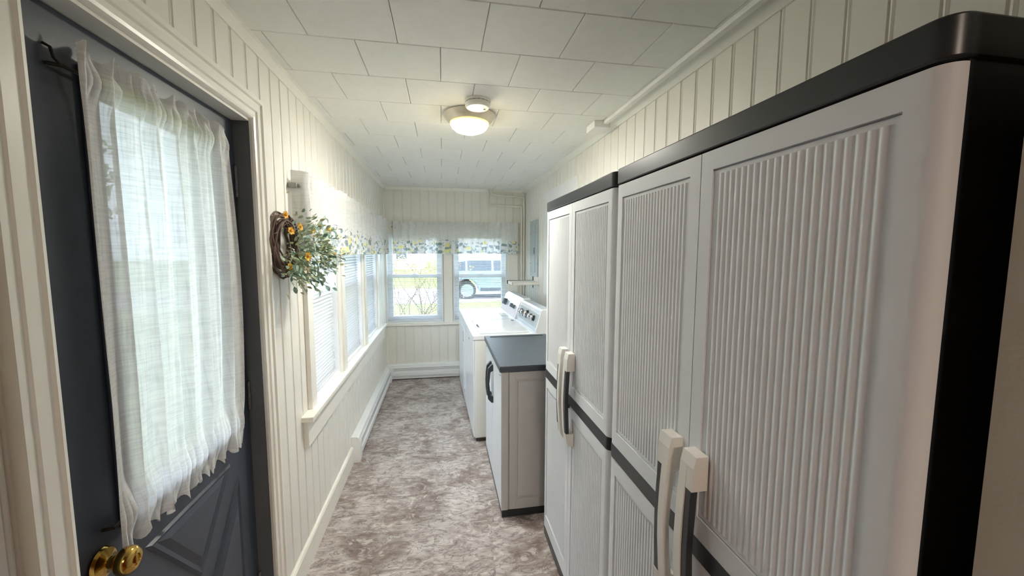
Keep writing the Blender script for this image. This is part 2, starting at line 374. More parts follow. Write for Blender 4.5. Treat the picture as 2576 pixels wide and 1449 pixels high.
# floor tiles 12 x 24 in, columns staggered
tf_ = {}
for (x0, x1), ys in {(XL, -.3703): 2.10, (-.370, -.0663): 2.32, (-.066, .2397): 3.10, (.240, .5447): 2.62, (.545, .8497): 2.9, (.850, XR): 2.4}.items():
    y = ys-.612*6
    while y < D:
        ya, yb = max(y, YN), min(y+.612, D)
        if yb-ya > .02: link('floor_tile', tile_mesh(tf_, x1-x0-.0003, yb-ya-.0004, .004, .0003, 'floor', True), fl, (x0, ya, -.004))
        y += .612
# crown moulding
def crown(n, poly, axis, a, b_, label): tag(MB().prism(poly, axis, a, b_).obj(n, 'trim', smooth=35), label, 'trim', kind='structure')
cpf = [(0, 0), (.005, 0), (.008, .006), (.020, .016), (.026, .024), (.034, .026), (.034, .030), (0, .030)]
crown('trim_1', [(XL+p, ZCR+q) for p, q in cpf], 'y', YN, D, 'white crown moulding along the window wall')
crown('trim_2', [(XR-p*1.5, ZCR+q) for p, q in cpf], 'y', YN, D, 'white crown moulding above the tall cabinets')
crown('trim_3', [(D-p, ZCR+q) for p, q in cpf], 'x', XL+.03, XR-.04, 'white crown moulding on the far end wall')
tag(MB().prism([(XL, 0), (XL+.018, 0), (XL+.018, .112), (XL+.012, .122), (XL, .125)], 'y', 1.71, 2.965).obj('baseboard_left', 'trim'), 'white baseboard between door casing and heater', 'baseboard', kind='structure')
tag(MB().box(XL, XL+.012, D-.012, D, .2, ZCR).obj('trim_4', 'trim'), 'thin white corner strip between the two windowed walls', 'trim', kind='structure')

# invented kitchen, unseen: closes the doorway to the sky, with added fill lamp
b = MB().box(-1.75, -1.6, -3.2, YN-.14, -.06, 2.45).box(2.0, 2.15, -3.2, YN-.14, -.06, 2.45).box(-1.75, 2.15, -3.3, -3.2, -.06, 2.45)
tag(b.obj('wall_invented', 'wood'), 'invented brown wood kitchen walls behind the photographer', 'wall', kind='structure')
tag(MB().box(-1.75, 2.15, -3.3, YN-.14, 2.40, 2.5).obj('ceiling_invented', 'plaster'), 'invented kitchen ceiling behind the photographer', 'ceiling', kind='structure')
tag(MB().box(-1.75, 2.15, -3.3, YN-.14, -.07, 0).obj('floor_invented', 'wood'), 'invented kitchen floor behind the photographer', 'floor', kind='structure')
kl = bpy.data.objects.new('kitchen_light', bpy.data.lights.new('kitchen_light', 'AREA')); col.objects.link(kl)  # unseen fill lamp, added to warm and lift the near end
kl.location = (.2, -1.6, 2.38); kl.data.size = .4; kl.data.energy = 10; kl.data.color = (1, .82, .66)

# ------------------------------------------------------------------ grey door in the left wall
def casing_piece(parent, name, path, inner, mt='trim', w=.085):
    """fluted casing leg/head on the left wall with mitred ends. path: 'z' leg or 'y' head"""
    prof = [(0, .010), (.004, .016), (.012, .018), (.016, .013), (.030, .013), (.034, .019), (.052, .019), (.056, .015), (.066, .015), (.070, .022), (w, .022), (w, 0), (0, 0)]
    mb = MB(); n = len(prof); (a0, a1, base, d0, d1, sgn) = path
    for end in (0, 1):
        for q, h in prof:
            if inner == 'z': mb.v.append((XL+h, base+sgn*q, (a0-d0*q) if end == 0 else (a1+d1*q)))
            else: mb.v.append((XL+h, (a0-d0*q) if end == 0 else (a1+d1*q), base+sgn*q))
    mb.f = [tuple(range(n)), tuple(n+i for i in reversed(range(n)))]+[(i, (i+1) % n, n+(i+1) % n, n+i) for i in range(n)]
    return mb.obj(name, mt, parent)
tr = thing('trim_5', (0, 0, 0), 'white fluted casing around the grey door', 'door casing', kind='structure')
casing_piece(tr, 'casing_leg', (0, DO[2], DO[0], 0, 1, -1), 'z', w=.078)
casing_piece(tr, 'casing_leg', (0, DO[2], DO[1]-.01, 0, 1, 1), 'z', w=.085)
casing_piece(tr, 'casing_head', (DO[0], DO[1]-.01, DO[2], 1, 1, 1), 'y', w=.085)
XD = -.745                                   # room-side face of the door
dr = thing('door_1', (0, 0, 0), 'slate grey door with half window, crossbuck panel and brass knob', 'door', kind='structure')
GL = (1.025, 1.462, .965, 1.935)
b = MB()
y0, y1, zt = DO[0]+.004, DO[1]-.012, DO[2]-.012
for u0, u1, q0, q1 in wall_boxes(y0, y1, .012, zt, [GL]): b.box(XD-.044, XD, u0, u1, q0, q1)
b.obj('slab', 'door', dr)
jb = MB().box(XL-T+.01, XL+.001, DO[1]-.010, DO[1]+.004, 0, DO[2]).obj('jamb', 'jamb', dr)
MB().box(XL-T+.01, XL+.001, DO[0]-.004, DO[0]+.003, 0, DO[2]).obj('jamb', 'jamb', dr)
MB().box(XL-T+.01, XL+.001, DO[0], DO[1], DO[2]-.010, DO[2]+.002).obj('head_jamb', 'trim', dr)
MB().box(XL-T, XL, DO[0], DO[1], -.004, .011).obj('threshold', 'steel', dr)
MB().box(XD-.024, XD-.020, GL[0], GL[1], GL[2], GL[3]).obj('pane', 'pane', dr)
b = MB()
for u0, u1, q0, q1 in ((GL[0]-.03, GL[0]+.008, GL[2]-.03, GL[3]+.03), (GL[1]-.008, GL[1]+.03, GL[2]-.03, GL[3]+.03), (GL[0]+.008, GL[1]-.008, GL[2]-.03, GL[2]+.008), (GL[0]+.008, GL[1]-.008, GL[3]-.008, GL[3]+.03)): b.box(XD, XD+.010, u0, u1, q0, q1)
b.obj('glazing_frame', 'door', dr, bevel=.004)
# crossbuck: four triangles with moulded borders
cyb, czb, hy, hz_ = 1.262, .50, .245, .335; e = .045
def tri(p):
    c = (sum(q[0] for q in p)/3, sum(q[1] for q in p)/3)
    def sc_(k): return [(c[0]+(q[0]-c[0])*k, c[1]+(q[1]-c[1])*k) for q in p]
    mb = MB(); A, B_, C_, E_ = sc_(1), sc_(.93), sc_(.80), sc_(.62)
    hs = (0, .007, .001, .009)
    rings = [A, B_, C_, E_]; 
    for ring, h in zip(rings, hs): mb.v += [(XD+.0005+h, q[0], q[1]) for q in ring]
    for k in range(3):
        for i in range(3): mb.f.append((k*3+i, k*3+(i+1) % 3, k*3+3+(i+1) % 3, k*3+3+i))
    mb.f.append((9, 10, 11)); mb.obj('crossbuck_panel', 'door', dr)
tri([(cyb-hy+e, czb+hz_), (cyb+hy-e, czb+hz_), (cyb, czb+e*1.8)])
tri([(cyb-hy+e, czb-hz_), (cyb+hy-e, czb-hz_), (cyb, czb-e*1.8)])
tri([(cyb+hy, czb+hz_-e*1.6), (cyb+hy, czb-hz_+e*1.6), (cyb+e, czb)])
tri([(cyb-hy, czb+hz_-e*1.6), (cyb-hy, czb-hz_+e*1.6), (cyb-e, czb)])
for zc_ in (1.83, 1.025, .24):
    mb = MB()
    for k in range(5): mb.lathe([(.0, -.011+k*.0), (.0068, -.011), (.0068, .0105), (0, .0105)], 10, 'z', (XD+.004, DO[1]-.016, zc_-.045+k*.0225))
    mb.box(XD-.02, XD+.0015, DO[1]-.0125, DO[1]-.0105, zc_-.055, zc_+.055); mb.obj('hinge', 'steel', dr, smooth=40)
kp = MB().lathe([(0, 0), (.032, 0), (.034, .004), (.030, .010), (.016, .014), (.012, .018), (.012, .030), (.020, .034), (.0275, .042), (.0295, .052), (.027, .062), (.019, .068), (.012, .0685), (.011, .066), (0, .066)], 40, 'x').obj('door_knob', 'brass', dr, smooth=40)
kp.location = (XD, .941, .895)
MB().box(XD+.064, XD+.071, .938, .944, .887, .903).obj('knob_turn_button', 'brass', dr, bevel=.002)
# storm door outside
sd = thing('door_2', (0, 0, 0), 'storm door glazed full height outside the grey door', 'storm door', kind='structure')
b = MB(); X2 = XL-T-.015
for u0, u1, q0, q1 in wall_boxes(DO[0], DO[1], 0, DO[2], [(DO[0]+.10, DO[1]-.10, .30, DO[2]-.10)]): b.box(X2-.03, X2, u0, u1, q0, q1)
b.obj('frame', 'winwhite', sd); MB().box(X2-.017, X2-.013, DO[0]+.10, DO[1]-.10, .30, DO[2]-.10).obj('pane', 'pane', sd)
MB().tube([(X2, .93, .98), (X2+.03, .93, 1.0), (X2+.03, .93, 1.10), (X2, .93, 1.12)], .009).obj('handle', 'carblack', sd)

# ------------------------------------------------------------------ door curtain
cu = thing('door_curtain', (XD, 1.23, .88), 'sheer white curtain gathered on two rods over the door window', 'curtain')
def curtain_fn(a, v):
    # a 0..1 across, v 0..1 top -> bottom
    z = 1.985+(.900-1.985)*v
    bul = math.sin(PI*v)
    yl = .944; yr = 1.505+.035*bul-.02*v
    env = min(1, v/.055)*min(1, (1-v)/.075)              # 0 at ruffle edges, 1 in body
    k1 = math.sin(a*2*PI*8.2+.8*math.sin(v*3+a*5))+.5*math.sin(a*2*PI*13.7+1.1+v*1.3)+.35*math.sin(a*2*PI*3.1+2)
    gath = max(math.exp(-((v-.052)/.035)**2), math.exp(-((v-.93)/.045)**2))
    fine = math.sin(a*2*PI*23+1.7*math.sin(a*17))
    ruff = 1-min(1, min(v/.04, (1-v)/.05))
    x = XD+.030+.010*gath+.0085*k1*(1-.75*gath)+.0055*fine*gath+.010*ruff*math.sin(a*2*PI*15+1.2*math.sin(a*23))
    x = max(x, XD+.012)
    yy = yl+(yr-yl)*a+.006*math.cos(a*2*PI*8.2)*(1-gath)+.004*math.sin(a*2*PI*23)*gath
    zz = z+ruff*.010*math.sin(a*2*PI*19+2.2*math.sin(a*11))
    return (x, yy, zz)
f_ = MB().grid(curtain_fn, 150, 80).obj('fabric', 'sheer', cu, smooth=180)
f_.matrix_parent_inverse = Matrix.Translation(-Vector(cu.location))
for z in (1.935, .965):
    o = MB().tube([(XD+.002, .950 if z < 1.5 else .928, z), (XD+.020, .954 if z < 1.5 else .938, z), (XD+.022, 1.2, z), (XD+.022, 1.49, z), (XD+.004, 1.50, z)], .004).obj('rod', 'darkwire', cu); o.matrix_parent_inverse = Matrix.Translation(-Vector(cu.location))
    if z > 1.5:
        o = MB().tube([(XD+.001, .925, z+.035), (XD+.010, .929, z+.030), (XD+.012, .932, z+.012), (XD+.020, .938, z)], .0028, 6).obj('rod_hook', 'darkwire', cu); o.matrix_parent_inverse = Matrix.Translation(-Vector(cu.location))

# ------------------------------------------------------------------ windows and blinds
def mapper(side):
    if side == 'L': return lambda u, v, z: (XL-v, u, z)
    return lambda u, v, z: (u, D+v, z)
def ubox(mb, mp, u0, u1, v0, v1, z0, z1):
    p, q = mp(u0, v0, z0), mp(u1, v1, z1)
    return mb.box(min(p[0], q[0]), max(p[0], q[0]), min(p[1], q[1]), max(p[1], q[1]), z0, z1)
def window(n, side, u0, u1, z0, z1, label):
    mp = mapper(side); w = thing('window_%d' % n, (0, 0, 0), label, 'window', kind='structure')
    b = MB()                                                # jamb liner
    for a, c, p, q in ((u0, u0+.014, z0, z1), (u1-.014, u1, z0, z1), (u0+.014, u1-.014, z1-.014, z1), (u0+.014, u1-.014, z0, z0+.014)): ubox(b, mp, a, c, -.001, T-.005, p, q)
    b.obj('frame', 'winwhite', w)
    zm = z0+(z1-z0)*.525; st = .062
    for p, q, v in ((z0+.014, zm+.019, .062), (zm-.019, z1-.014, .090)):
        b = MB(); a, c = u0+.014, u1-.014; bot = .07 if p < zm-.1 else .038
        for a0, c0, p0, q0 in ((a, a+st, p, q), (c-st, c, p, q), (a+st, c-st, p, p+bot), (a+st, c-st, q-.038, q)): ubox(b, mp, a0, c0, v, v+.026, p0, q0)
        s_ = b.obj('sash', 'winwhite', w)
        ubox(MB(), mp, a+st, c-st, v+.011, v+.015, p+bot, q-.038).obj('pane', 'pane', s_)
    b = MB(); ubox(b, mp, (u0+u1)/2-.03, (u0+u1)/2+.03, .05, .062, zm+.019, zm+.033); b.obj('sash_lock', 'winwhite', w)
    return w
def blind(side, u0, u1, z0, z1, tilt, v, label, pitch_=.0215):
    mp = mapper(side); g_ = 'mini blinds in the windows'
    t = thing('window_blind', mp((u0+u1)/2, v, z0), label, 'blind', g_)
    inv = Matrix.Translation(-Vector(t.location))
    def add(mb, name, mt, **k):
        o = mb.obj(name, mt, t, **k); o.matrix_parent_inverse = inv; return o
    a, c = u0+.018, u1-.018
    add(ubox(MB(), mp, a, c, v-.014, v+.014, z1-.045, z1-.016), 'headrail', 'winwhite', bevel=.002)
    add(ubox(MB(), mp, a, c, v-.011, v+.011, z0+.016, z0+.028), 'bottom_rail', 'winwhite', bevel=.003)
    # slat cross-section: shallow arc, tilted; room-side edge lower when tilt > 0
    top = []; W_ = .0125
    for i in range(5):
        s = -1+2*i/4; vv, zz = s*W_, .0018*(1-s*s); ca, sa = math.cos(tilt), math.sin(tilt)
        top.append((vv*ca-zz*sa, vv*sa+zz*ca))
    poly = top+[(p, q-.0007) for p, q in reversed(top)]
    mb = MB(); n = len(poly)
    for uu in (a+.003, c-.003):
        for p, q in poly: mb.v.append(mp(uu, v+p, q))
    mb.f = [tuple(range(n)), tuple(n+i for i in reversed(range(n)))]+[(i, (i+1) % n, n+(i+1) % n, n+i) for i in range(n)]
    me = mb.mesh('slat', 'slat', 60)
    z = z0+.040
    while z < z1-.05:
        o = link('slat', me, t, (0, 0, z)); o.matrix_parent_inverse = inv; z += pitch_
    for k in (.12, .88):
        uu = a+(c-a)*k
        for dv in (-.0125, .0125): add(ubox(MB(), mp, uu-.0007, uu+.0007, v+dv-.0005, v+dv+.0005, z0+.028, z1-.045), 'ladder_cord', 'winwhite')
    p0 = mp(a+.05, v-.02, z1-.05); p1 = mp(a+.055, v-.022, z1-.05-.55*(z1-z0))
    add(MB().tube([p0, p1], .0032, 6), 'tilt_wand', 'winwhite')
names = ['nearest the door', 'in the middle of the long wall', 'of the long wall nearest the far corner']
for i, (a, c) in enumerate(WO):
    window(i+1, 'L', a, c, *WZ, 'white sash window %s, behind a closed blind' % names[i])
    blind('L', a, c, *WZ, math.radians(50), .030, 'white tilted mini blind in the side window %s' % names[i])
window(4, 'F', *FO[0], *FZ, 'white sash window on the end wall showing the bare shrub')
blind('F', *FO[0], *FZ, math.radians(4), .026, 'open white mini blind on the end wall in front of the shrub')
window(5, 'F', *FO[1], *FZ, 'white sash window on the end wall showing the parked car')
blind('F', *FO[1], *FZ, math.radians(4), .026, 'open white mini blind on the end wall in front of the parked car')
# left window trim: casings, mullions, stool and apron
tw = thing('trim_6', (0, 0, 0), 'white casing, mullions and deep sill of the three side windows', 'window trim', kind='structure')
MB().box(XL, XL+.022, 2.10, 2.18, WZ[0], 1.93).obj('casing', 'trim', tw, bevel=.002)
MB().box(XL, XL+.022, 4.31, 4.455, WZ[0], 1.93).obj('casing', 'trim', tw, bevel=.002)
MB().box(XL, XL+.022, 2.18, 4.31, WZ[1], 1.93).obj('head_casing', 'trim', tw, bevel=.002)
for a, c in ((WO[0][1], WO[1][0]), (WO[1][1], WO[2][0])):
    MB().box(XL, XL+.020, a, c, WZ[0], WZ[1]).obj('mullion', 'trim', tw, bevel=.002); MB().box(XL+.020, XL+.027, a+.03, c-.03, WZ[0], WZ[1]).obj('mullion_strip', 'trim', tw, bevel=.002)
MB().box(XL-.06, XL+.055, 2.0, 4.60, WZ[0]-.028, WZ[0]).obj('sill', 'trim', tw, bevel=.004)
MB().box(XL, XL+.024, 2.02, 4.58, .60, WZ[0]-.028).obj('apron', 'trim', tw, bevel=.002)
tw = thing('trim_7', (0, 0, 0), 'white mullion, casing and narrow sill of the two end windows', 'window trim', kind='structure')
MB().box(.010, .117, D-.020, D, FZ[0], FZ[1]).obj('mullion', 'trim', tw, bevel=.002)
MB().box(.823, .946, D-.020, D, FZ[0], 1.90).obj('casing', 'trim', tw, bevel=.002)
MB().box(XL, .823, D-.020, D, FZ[1], 1.90).obj('head_casing', 'trim', tw, bevel=.002)
MB().box(XL+.002, .96, D-.035, D+.03, FZ[0]-.030, FZ[0]).obj('sill', 'trim', tw, bevel=.003)

# ------------------------------------------------------------------ valances
def valance(side, u0, u1, label, v=-.075, ret=True, npl=26, seed=0):
    mp = mapper(side); t = thing('floral_valance', mp((u0+u1)/2, v, 1.56), label, 'valance', 'floral window valances')
    inv = Matrix.Translation(-Vector(t.location)); L = u1-u0
    def fn(a, s):
        z = 1.942+(1.557-1.942)*s
        u = u0+L*a
        head = max(0, 1-s/.14); body = max(0, min(1, (s-.2)/.8)); gath = math.exp(-((s-.17)/.07)**2)
        w1 = math.sin(2*PI*npl*a+1.3*math.sin(a*21+seed))+.5*math.sin(2*PI*npl*.37*a+seed)
        w2 = math.sin(2*PI*npl*2.7*a+seed)
        d = .016*w1*(.35+.65*body)+.005*w2*gath+.010*head*math.sin(2*PI*npl*1.3*a+2*math.sin(a*33+seed))
        z += head*.007*math.sin(2*PI*npl*.9*a+2.5*math.sin(a*19+seed))+.003*body*math.sin(2*PI*npl*.5*a+1+seed)
        # ends return to the wall
        e = min(a, 1-a)*L; back = max(0, 1-e/.02)
        return mp(u+.005*math.cos(2*PI*npl*a), v-d*(1-back)+back*abs(v)*.85, z)
    f2 = MB().grid(fn, int(L*95), 30).obj('fabric', 'val', t, smooth=180); f2.matrix_parent_inverse = inv
    o = MB().tube([mp(u0+.003, -.002, 1.878), mp(u0+.003, v+.034, 1.878), mp(u1-.003, v+.034, 1.878), mp(u1-.003, -.002, 1.878)], .009).obj('rod', 'rod', t, smooth=40); o.matrix_parent_inverse = inv
    ubox(MB(), mp, u0-.028, u0-.012, -.040, 0, 1.80, 1.895)
    return t
vl = valance('L', 1.972, 4.80, 'long floral valance over the three side windows', npl=24, seed=.7)
o = MB().box(XL+.0005, XL+.040, 1.962, 1.970, 1.866, 1.890).obj('rod_bracket', 'rod', vl, bevel=.004); o.matrix_parent_inverse = Matrix.Translation(-Vector(vl.location))
valance('F', -.60, .962, 'short floral valance over the two end windows', npl=17, seed=2.9)

# ------------------------------------------------------------------ baseboard heaters
def heater_parts(t, prof_map, length, nh):
    """prof_map(p, q, s): p out from wall, q height, s along"""
    prof = [(0, .012), (0, .192), (.040, .192), (.050, .183), (.056, .155), (.060, .150), (.060, .040), (.052, .030), (.052, .012)]
    mb = MB(); n = len(prof)
    for s in (0, length):
        mb.v += [prof_map(p, q, s) for p, q in prof]
    mb.f = [tuple(range(n)), tuple(n+i for i in reversed(range(n)))]+[(i, (i+1) % n, n+(i+1) % n, n+i) for i in range(n)]
    mb.obj('cover', 'heater', t)
    mb = MB()                                             # lower lip
    pr = [(.0602, .095), (.0665, .090), (.0665, .052), (.0602, .046)]
    for s in (.05, length-.05): mb.v += [prof_map(p, q, s) for p, q in pr]
    mb.f = [(0, 1, 2, 3), (7, 6, 5, 4)]+[(i, (i+1) % 4, 4+(i+1) % 4, 4+i) for i in range(4)]; mb.obj('lower_lip', 'heater', t)
    mb = MB()                                             # perforations
    for r in range(3):
        for k in range(nh):
            s = .08+(length-.16)*(k+.5*(r % 2))/nh; q = .118+r*.0125
            b0 = len(mb.v); dz, ds, e = .0035, .006, .0606
            mb.v += [prof_map(e, q, s-ds), prof_map(e, q+dz, s), prof_map(e, q, s+ds), prof_map(e, q-dz, s)]; mb.f.append((b0, b0+1, b0+2, b0+3))
    o = mb.obj('vent_holes', 'hole', t); o['kind'] = 'stuff'
    for s0, s1 in ((-.004, .045), (length-.045, length+.004)):
        pe = [(0, 0), (0, .196), (.042, .196), (.054, .186), (.066, .150), (.068, .030), (.062, .0), ]
        mb = MB(); n = len(pe)
        for s in (s0, s1): mb.v += [prof_map(p, q, s) for p, q in pe]
        mb.f = [tuple(range(n)), tuple(n+i for i in reversed(range(n)))]+[(i, (i+1) % n, n+(i+1) % n, n+i) for i in range(n)]; mb.obj('end_cap', 'heater', t)
h1 = thing('baseboard_heater', (XL, 2.97, 0), 'long white baseboard heater under the side windows', 'heater', 'baseboard heaters')
heater_parts(h1, lambda p, q, s: (p+.0008, s, q), 1.85, 110)
h2 = thing('baseboard_heater', (XL, D, 0), 'white baseboard heater across the end wall', 'heater', 'baseboard heaters')
heater_parts(h2, lambda p, q, s: (s+.006, -p-.0008, q), 1.20, 72)

# ------------------------------------------------------------------ tall cabinets
W_, DP = .835, .478
def tall_cabinet(y0, label, scuffed=False):
    t = thing('storage_cabinet', (.543, y0, 0), label, 'cabinet', 'tall plastic storage cabinets')
    R = .022
    MB().box(.024, DP, .004, W_-.004, .045, 1.787).obj('body', 'black', t)
    def plan(r, x0, ya, yb, xb): # rounded front corners
        return arc(x0+r, ya+r, r, 180, 270, 6)[::-1] and ([(xb, ya)]+[(x, y) for x, y in arc(x0+r, ya+r, r, 270, 180, 6)]+[(x, y) for x, y in arc(x0+r, yb-r, r, 180, 90, 6)]+[(xb, yb)])
    MB().prism(plan(R+.002, -.003, 0, W_, DP), 'z', 1.787, 1.834).obj('top_cap', 'black', t, smooth=30, bevel=.003)
    MB().prism(plan(R, 0, .002, W_-.002, DP), 'z', 0, .045).obj('base', 'black', t, smooth=30, bevel=.002)
    for side in (0, 1):                                   # 0 = near door (small y)
        f = (lambda y: y) if side == 0 else (lambda y: W_-y)
        half = W_/2-.0015
        mt = 'cabs' if scuffed and side == 0 else 'cab'
        th = .022
        def outline(inner):
            return [(th, .002)]+[(x, y) for x, y in arc(R, .002+R, R, 270, 180, 8)]
        d = MB()
        # outer stile wraps the rounded corner
        st = outline(0)+[(0, .047), (th, .047), (th, .012)]
        d.prism([(x, f(y)) for x, y in st], 'z', .052, 1.783)
        d.box(0, th, *sorted((f(half-.036), f(half))), .052, 1.783)             # inner stile
        for z0, z1 in ((.052, .125), (.852, .905), (.905, .950), (.950, .998), (1.744, 1.783)): d.box(0, th, *sorted((f(.047), f(half-.036))), z0, z1)
        d.box(.012, th, *sorted((f(.046), f(half-.035))), .12, .86); d.box(.012, th, *sorted((f(.046), f(half-.035))), .99, 1.75)
        dob = d.obj('door', mt, t, smooth=30)
        for z0, z1 in ((.128, .849), (1.001, 1.741)):     # corrugated panel
            ya, yb = .0475, half-.0365; n = 21; pr = []
            lo, hi = ya+.013, yb-.013
            pr.append((.0042, f(ya)))
            for k in range(n*8+1): pr.append((  .0042-.0011*(1-math.cos(2*PI*k/8)), f(lo+(hi-lo)*k/(n*8))))
            pr.append((.0042, f(yb)))
            rp = MB().strip(pr, 'z', z0+.010, z1-.008)
            rp.box(.0035, .0115, *sorted((f(ya), f(yb))), z0, z0+.010); rp.box(.0035, .0115, *sorted((f(ya), f(yb))), z1-.008, z1)
            rp.obj('ribbed_panel', mt, dob, smooth=50)
        bl = [(th, .0008)]+[(x, y) for x, y in arc(R-.0012, .0008+R, R, 270, 180, 8)]+[(-.0012, half-.0005), (.0, half-.0005), (.0, .0008+R)]+[(x, y) for x, y in arc(R, .002+R, R, 180, 270, 8)]+[(th, .002)]
        MB().prism([(x, f(y)) for x, y in bl], 'z', .905, .950).obj('belt', 'black', dob, smooth=30)
        # handle: cream bar on the meeting side, dark grip on the other
        outer = [(-.020, .745), (-.030, .762), (-.037, .82), (-.042, .90), (-.043, .955), (-.041, 1.02), (-.037, 1.08), (-.034, 1.125), (-.028, 1.150)]
        gap = [(0, 1.150), (0, 1.075), (-.016, 1.066), (-.024, 1.0), (-.027, .945), (-.024, .88), (-.016, .812), (0, .803), (0, .745)]
        a, bq, c = half-.020, half-.044, half-.066
        hm = MB(); hm.prism(outer+gap, 'y', *sorted((f(a), f(bq)))) if True else None
        hm.prism([(-.020, .745), (-.030, .762), (-.036, .800), (0, .800), (0, .745)], 'y', *sorted((f(bq), f(c))))
        hm.prism([(-.0365, 1.075), (-.034, 1.125), (-.028, 1.150), (0, 1.150), (0, 1.075)], 'y', *sorted((f(bq), f(c))))
        hm.obj('handle', 'handle', dob, bevel=.0025)
        gr = [(-.035, .801), (-.039, .88), (-.040, .945), (-.0385, 1.01), (-.0355, 1.074), (-.020, 1.074), (-.026, .945), (-.020, .801)]
        MB().prism(gr, 'y', *sorted((f(bq-.0005), f(c+.003)))).obj('handle_grip', 'black', dob, bevel=.001)
    MB().box(-.012, .001, W_/2-.012, W_/2+.012, .893, .906).obj('latch', 'black', t, bevel=.002)
    return t
tall_cabinet(.348, 'tall white cabinet nearest the camera, black side panel and scuffed corner', True)
tall_cabinet(1.190, 'tall white cabinet with ribbed doors standing second, towards the laundry machines')

# ------------------------------------------------------------------ low base cabinet
cb = thing('base_cabinet', (.324, 2.176, 0), 'low white cabinet with slate black top beside the washer', 'cabinet')
CW, CD = .83, .48
MB().box(.022, CD, .006, CW-.006, .040, .886).obj('body', 'cabside', cb)
b = MB()
for a, c, p, q in ((.0475, .085, .045, .884), (CD-.045, CD-.003, .045, .884), (.085, CD-.045, .045, .105), (.085, CD-.045, .838, .884)): b.box(a, c, -.002, .0065, p, q)
sp_ = b.obj('side_panel', 'cabside', cb, bevel=.002)
MB().box(.100, CD-.060, .0005, .0065, .120, .823).obj('inset_panel', 'cabside', sp_, bevel=.002)
MB().box(.0, .0425, -.004, .0065, .042, .885).obj('corner_post', 'cabside', cb, bevel=.004)
for k, (a, c) in enumerate(((.002, CW/2-.0015), (CW/2+.0015, CW-.002))):
    d = MB().box(0, .022, a, c, .046, .882).obj('door', 'cab', cb, bevel=.003)
    yy = CW/2-.040 if k == 0 else CW/2+.040
    poly = [(-.012, .565), (-.034, .590), (-.040, .64), (-.042, .695), (-.040, .75), (-.034, .80), (-.012, .825), (0, .825), (0, .785), (-.018, .775), (-.026, .695), (-.018, .615), (0, .605), (0, .565)]
    MB().prism(poly, 'y', yy-.014, yy+.014).obj('handle', 'black', d, bevel=.002)
    MB().box(-.0012, .001, a+.035 if k == 0 else c-.06, a+.06 if k == 0 else c-.035, .852, .857).obj('vent_slot', 'hole', d)
tp = MB().box(-.010, CD+.006, -.008, CW+.008, .886, .918).obj('top', 'blacktop', cb, bevel=.004)
b = MB()
for a, c, p, q in ((-.008, .03, -.006, CW+.006), (CD-.03, CD+.004, -.006, CW+.006), (.03, CD-.03, -.006, .03), (.03, CD-.03, CW-.03, CW+.006)): b.box(a, c, p, q, .9175, .9225)
b.obj('raised_rim', 'blacktop', tp, bevel=.002)
MB().box(.004, CD, -.003, CW, 0, .041).obj('base', 'black', cb, bevel=.002)

# ------------------------------------------------------------------ washer and dryer
def machine(name, x0, y0, w, label, cat, rz):
    t = thing(name, (x0, y0, 0), label, cat, rz=rz)
    DPm = .66
    MB().box(.006, DPm, 0, w, .035, .862).obj('body', 'white2', t, bevel=.010)
    fp = MB().box(-.004, .0065, .004, w-.004, .045, .858).obj('front_panel', 'white', t, bevel=.006)
    MB().box(-.008, DPm+.01, -.003, w+.003, .8625, .902).obj('top_deck', 'white', t, bevel=.008, seg=3)
    for a in (.03, DPm-.06):
        for c in (.03, w-.07): MB().lathe([(0, 0), (.022, 0), (.022, .02), (.010, .022), (.010, .036), (0, .036)], 12, 'z', (a+.02, c+.02, 0)).obj('foot', 'black', t, smooth=40)
    MB().box(.015, DPm-.02, .012, w-.012, .010, .034).obj('toe_base', 'black', t)
    return t, fp, DPm
ang = math.radians(1.9)
wa, fp, dm = machine('washing_machine', .240, 3.120, .715, 'white top loading washing machine with silver knobs, beside the low cabinet', 'washer', ang)
lid = MB().box(.055, .475, .05, .665, .9022, .914).obj('lid', 'white', wa, bevel=.006, seg=3)
MB().prism([(.066, .32), (.083, .26), (.083, .46), (.066, .40)][::-1], 'z', .9125, .9150).obj('lid_grip', 'hole', lid)
MB().box(.43, .455, .56, .60, .9143, .9165).obj('lid_latch', 'knobgrey', lid)
for a in (.495, .512): MB().box(a, a+.006, .015, .70, .9022, .9075).obj('deck_rib', 'white', wa)
def console(t, w, prof, mt, endmt):
    c = MB().prism(prof, 'y', .012, w-.012).obj('console', mt, t, smooth=30)
    MB().prism([(p*1.0+(0), q) for p, q in prof], 'y', -.002, .0118).obj('console_end', endmt, t, bevel=.002); MB().prism(prof, 'y', w-.0118, w+.002).obj('console_end', endmt, t, bevel=.002)
    return c
pr = [(.520, .903), (.522, .930), (.565, 1.085), (.580, 1.098), (.655, 1.098), (.665, 1.08), (.668, .903)]
con = console(wa, .715, pr, 'console', 'white')
def knob(t, y, z, r, l, mt, cap='chrome', base=(.522, .930), slope=(.043, .155), col_=True):
    s = (z-base[1])/slope[1]; x = base[0]+slope[0]*s; nrm = Vector((-slope[1], 0, slope[0])).normalized()
    k = MB()
    k.lathe([(0, -.002), (r*1.12, -.002), (r*1.12, .004), (r, .006), (r*.94, l*.6), (0, l*.6)], 24, 'z'); o = k.obj('knob', mt, t, smooth=40)
    o.location = (x, y, z); o.rotation_euler = nrm.to_track_quat('Z', 'X').to_euler()
    c = MB().lathe([(0, l*.6), (r*.94, l*.6), (r*.90, l), (r*.6, l*1.04), (0, l*1.04)], 24, 'z').box(-r*.8, r*.8, -.0025, .0025, l, l*1.18).obj('knob_cap', cap, o, smooth=40)
for y, r in ((.14, .024), (.235, .024), (.375, .036), (.51, .022), (.585, .022)): knob(con, y, 1.005, r, .040, 'black')
MB().prism([(.5235, .940), (.5545, 1.0535), (.5560, 1.0535), (.5260, .940)], 'y', .03, .685).obj('control_label', 'panelg', con)
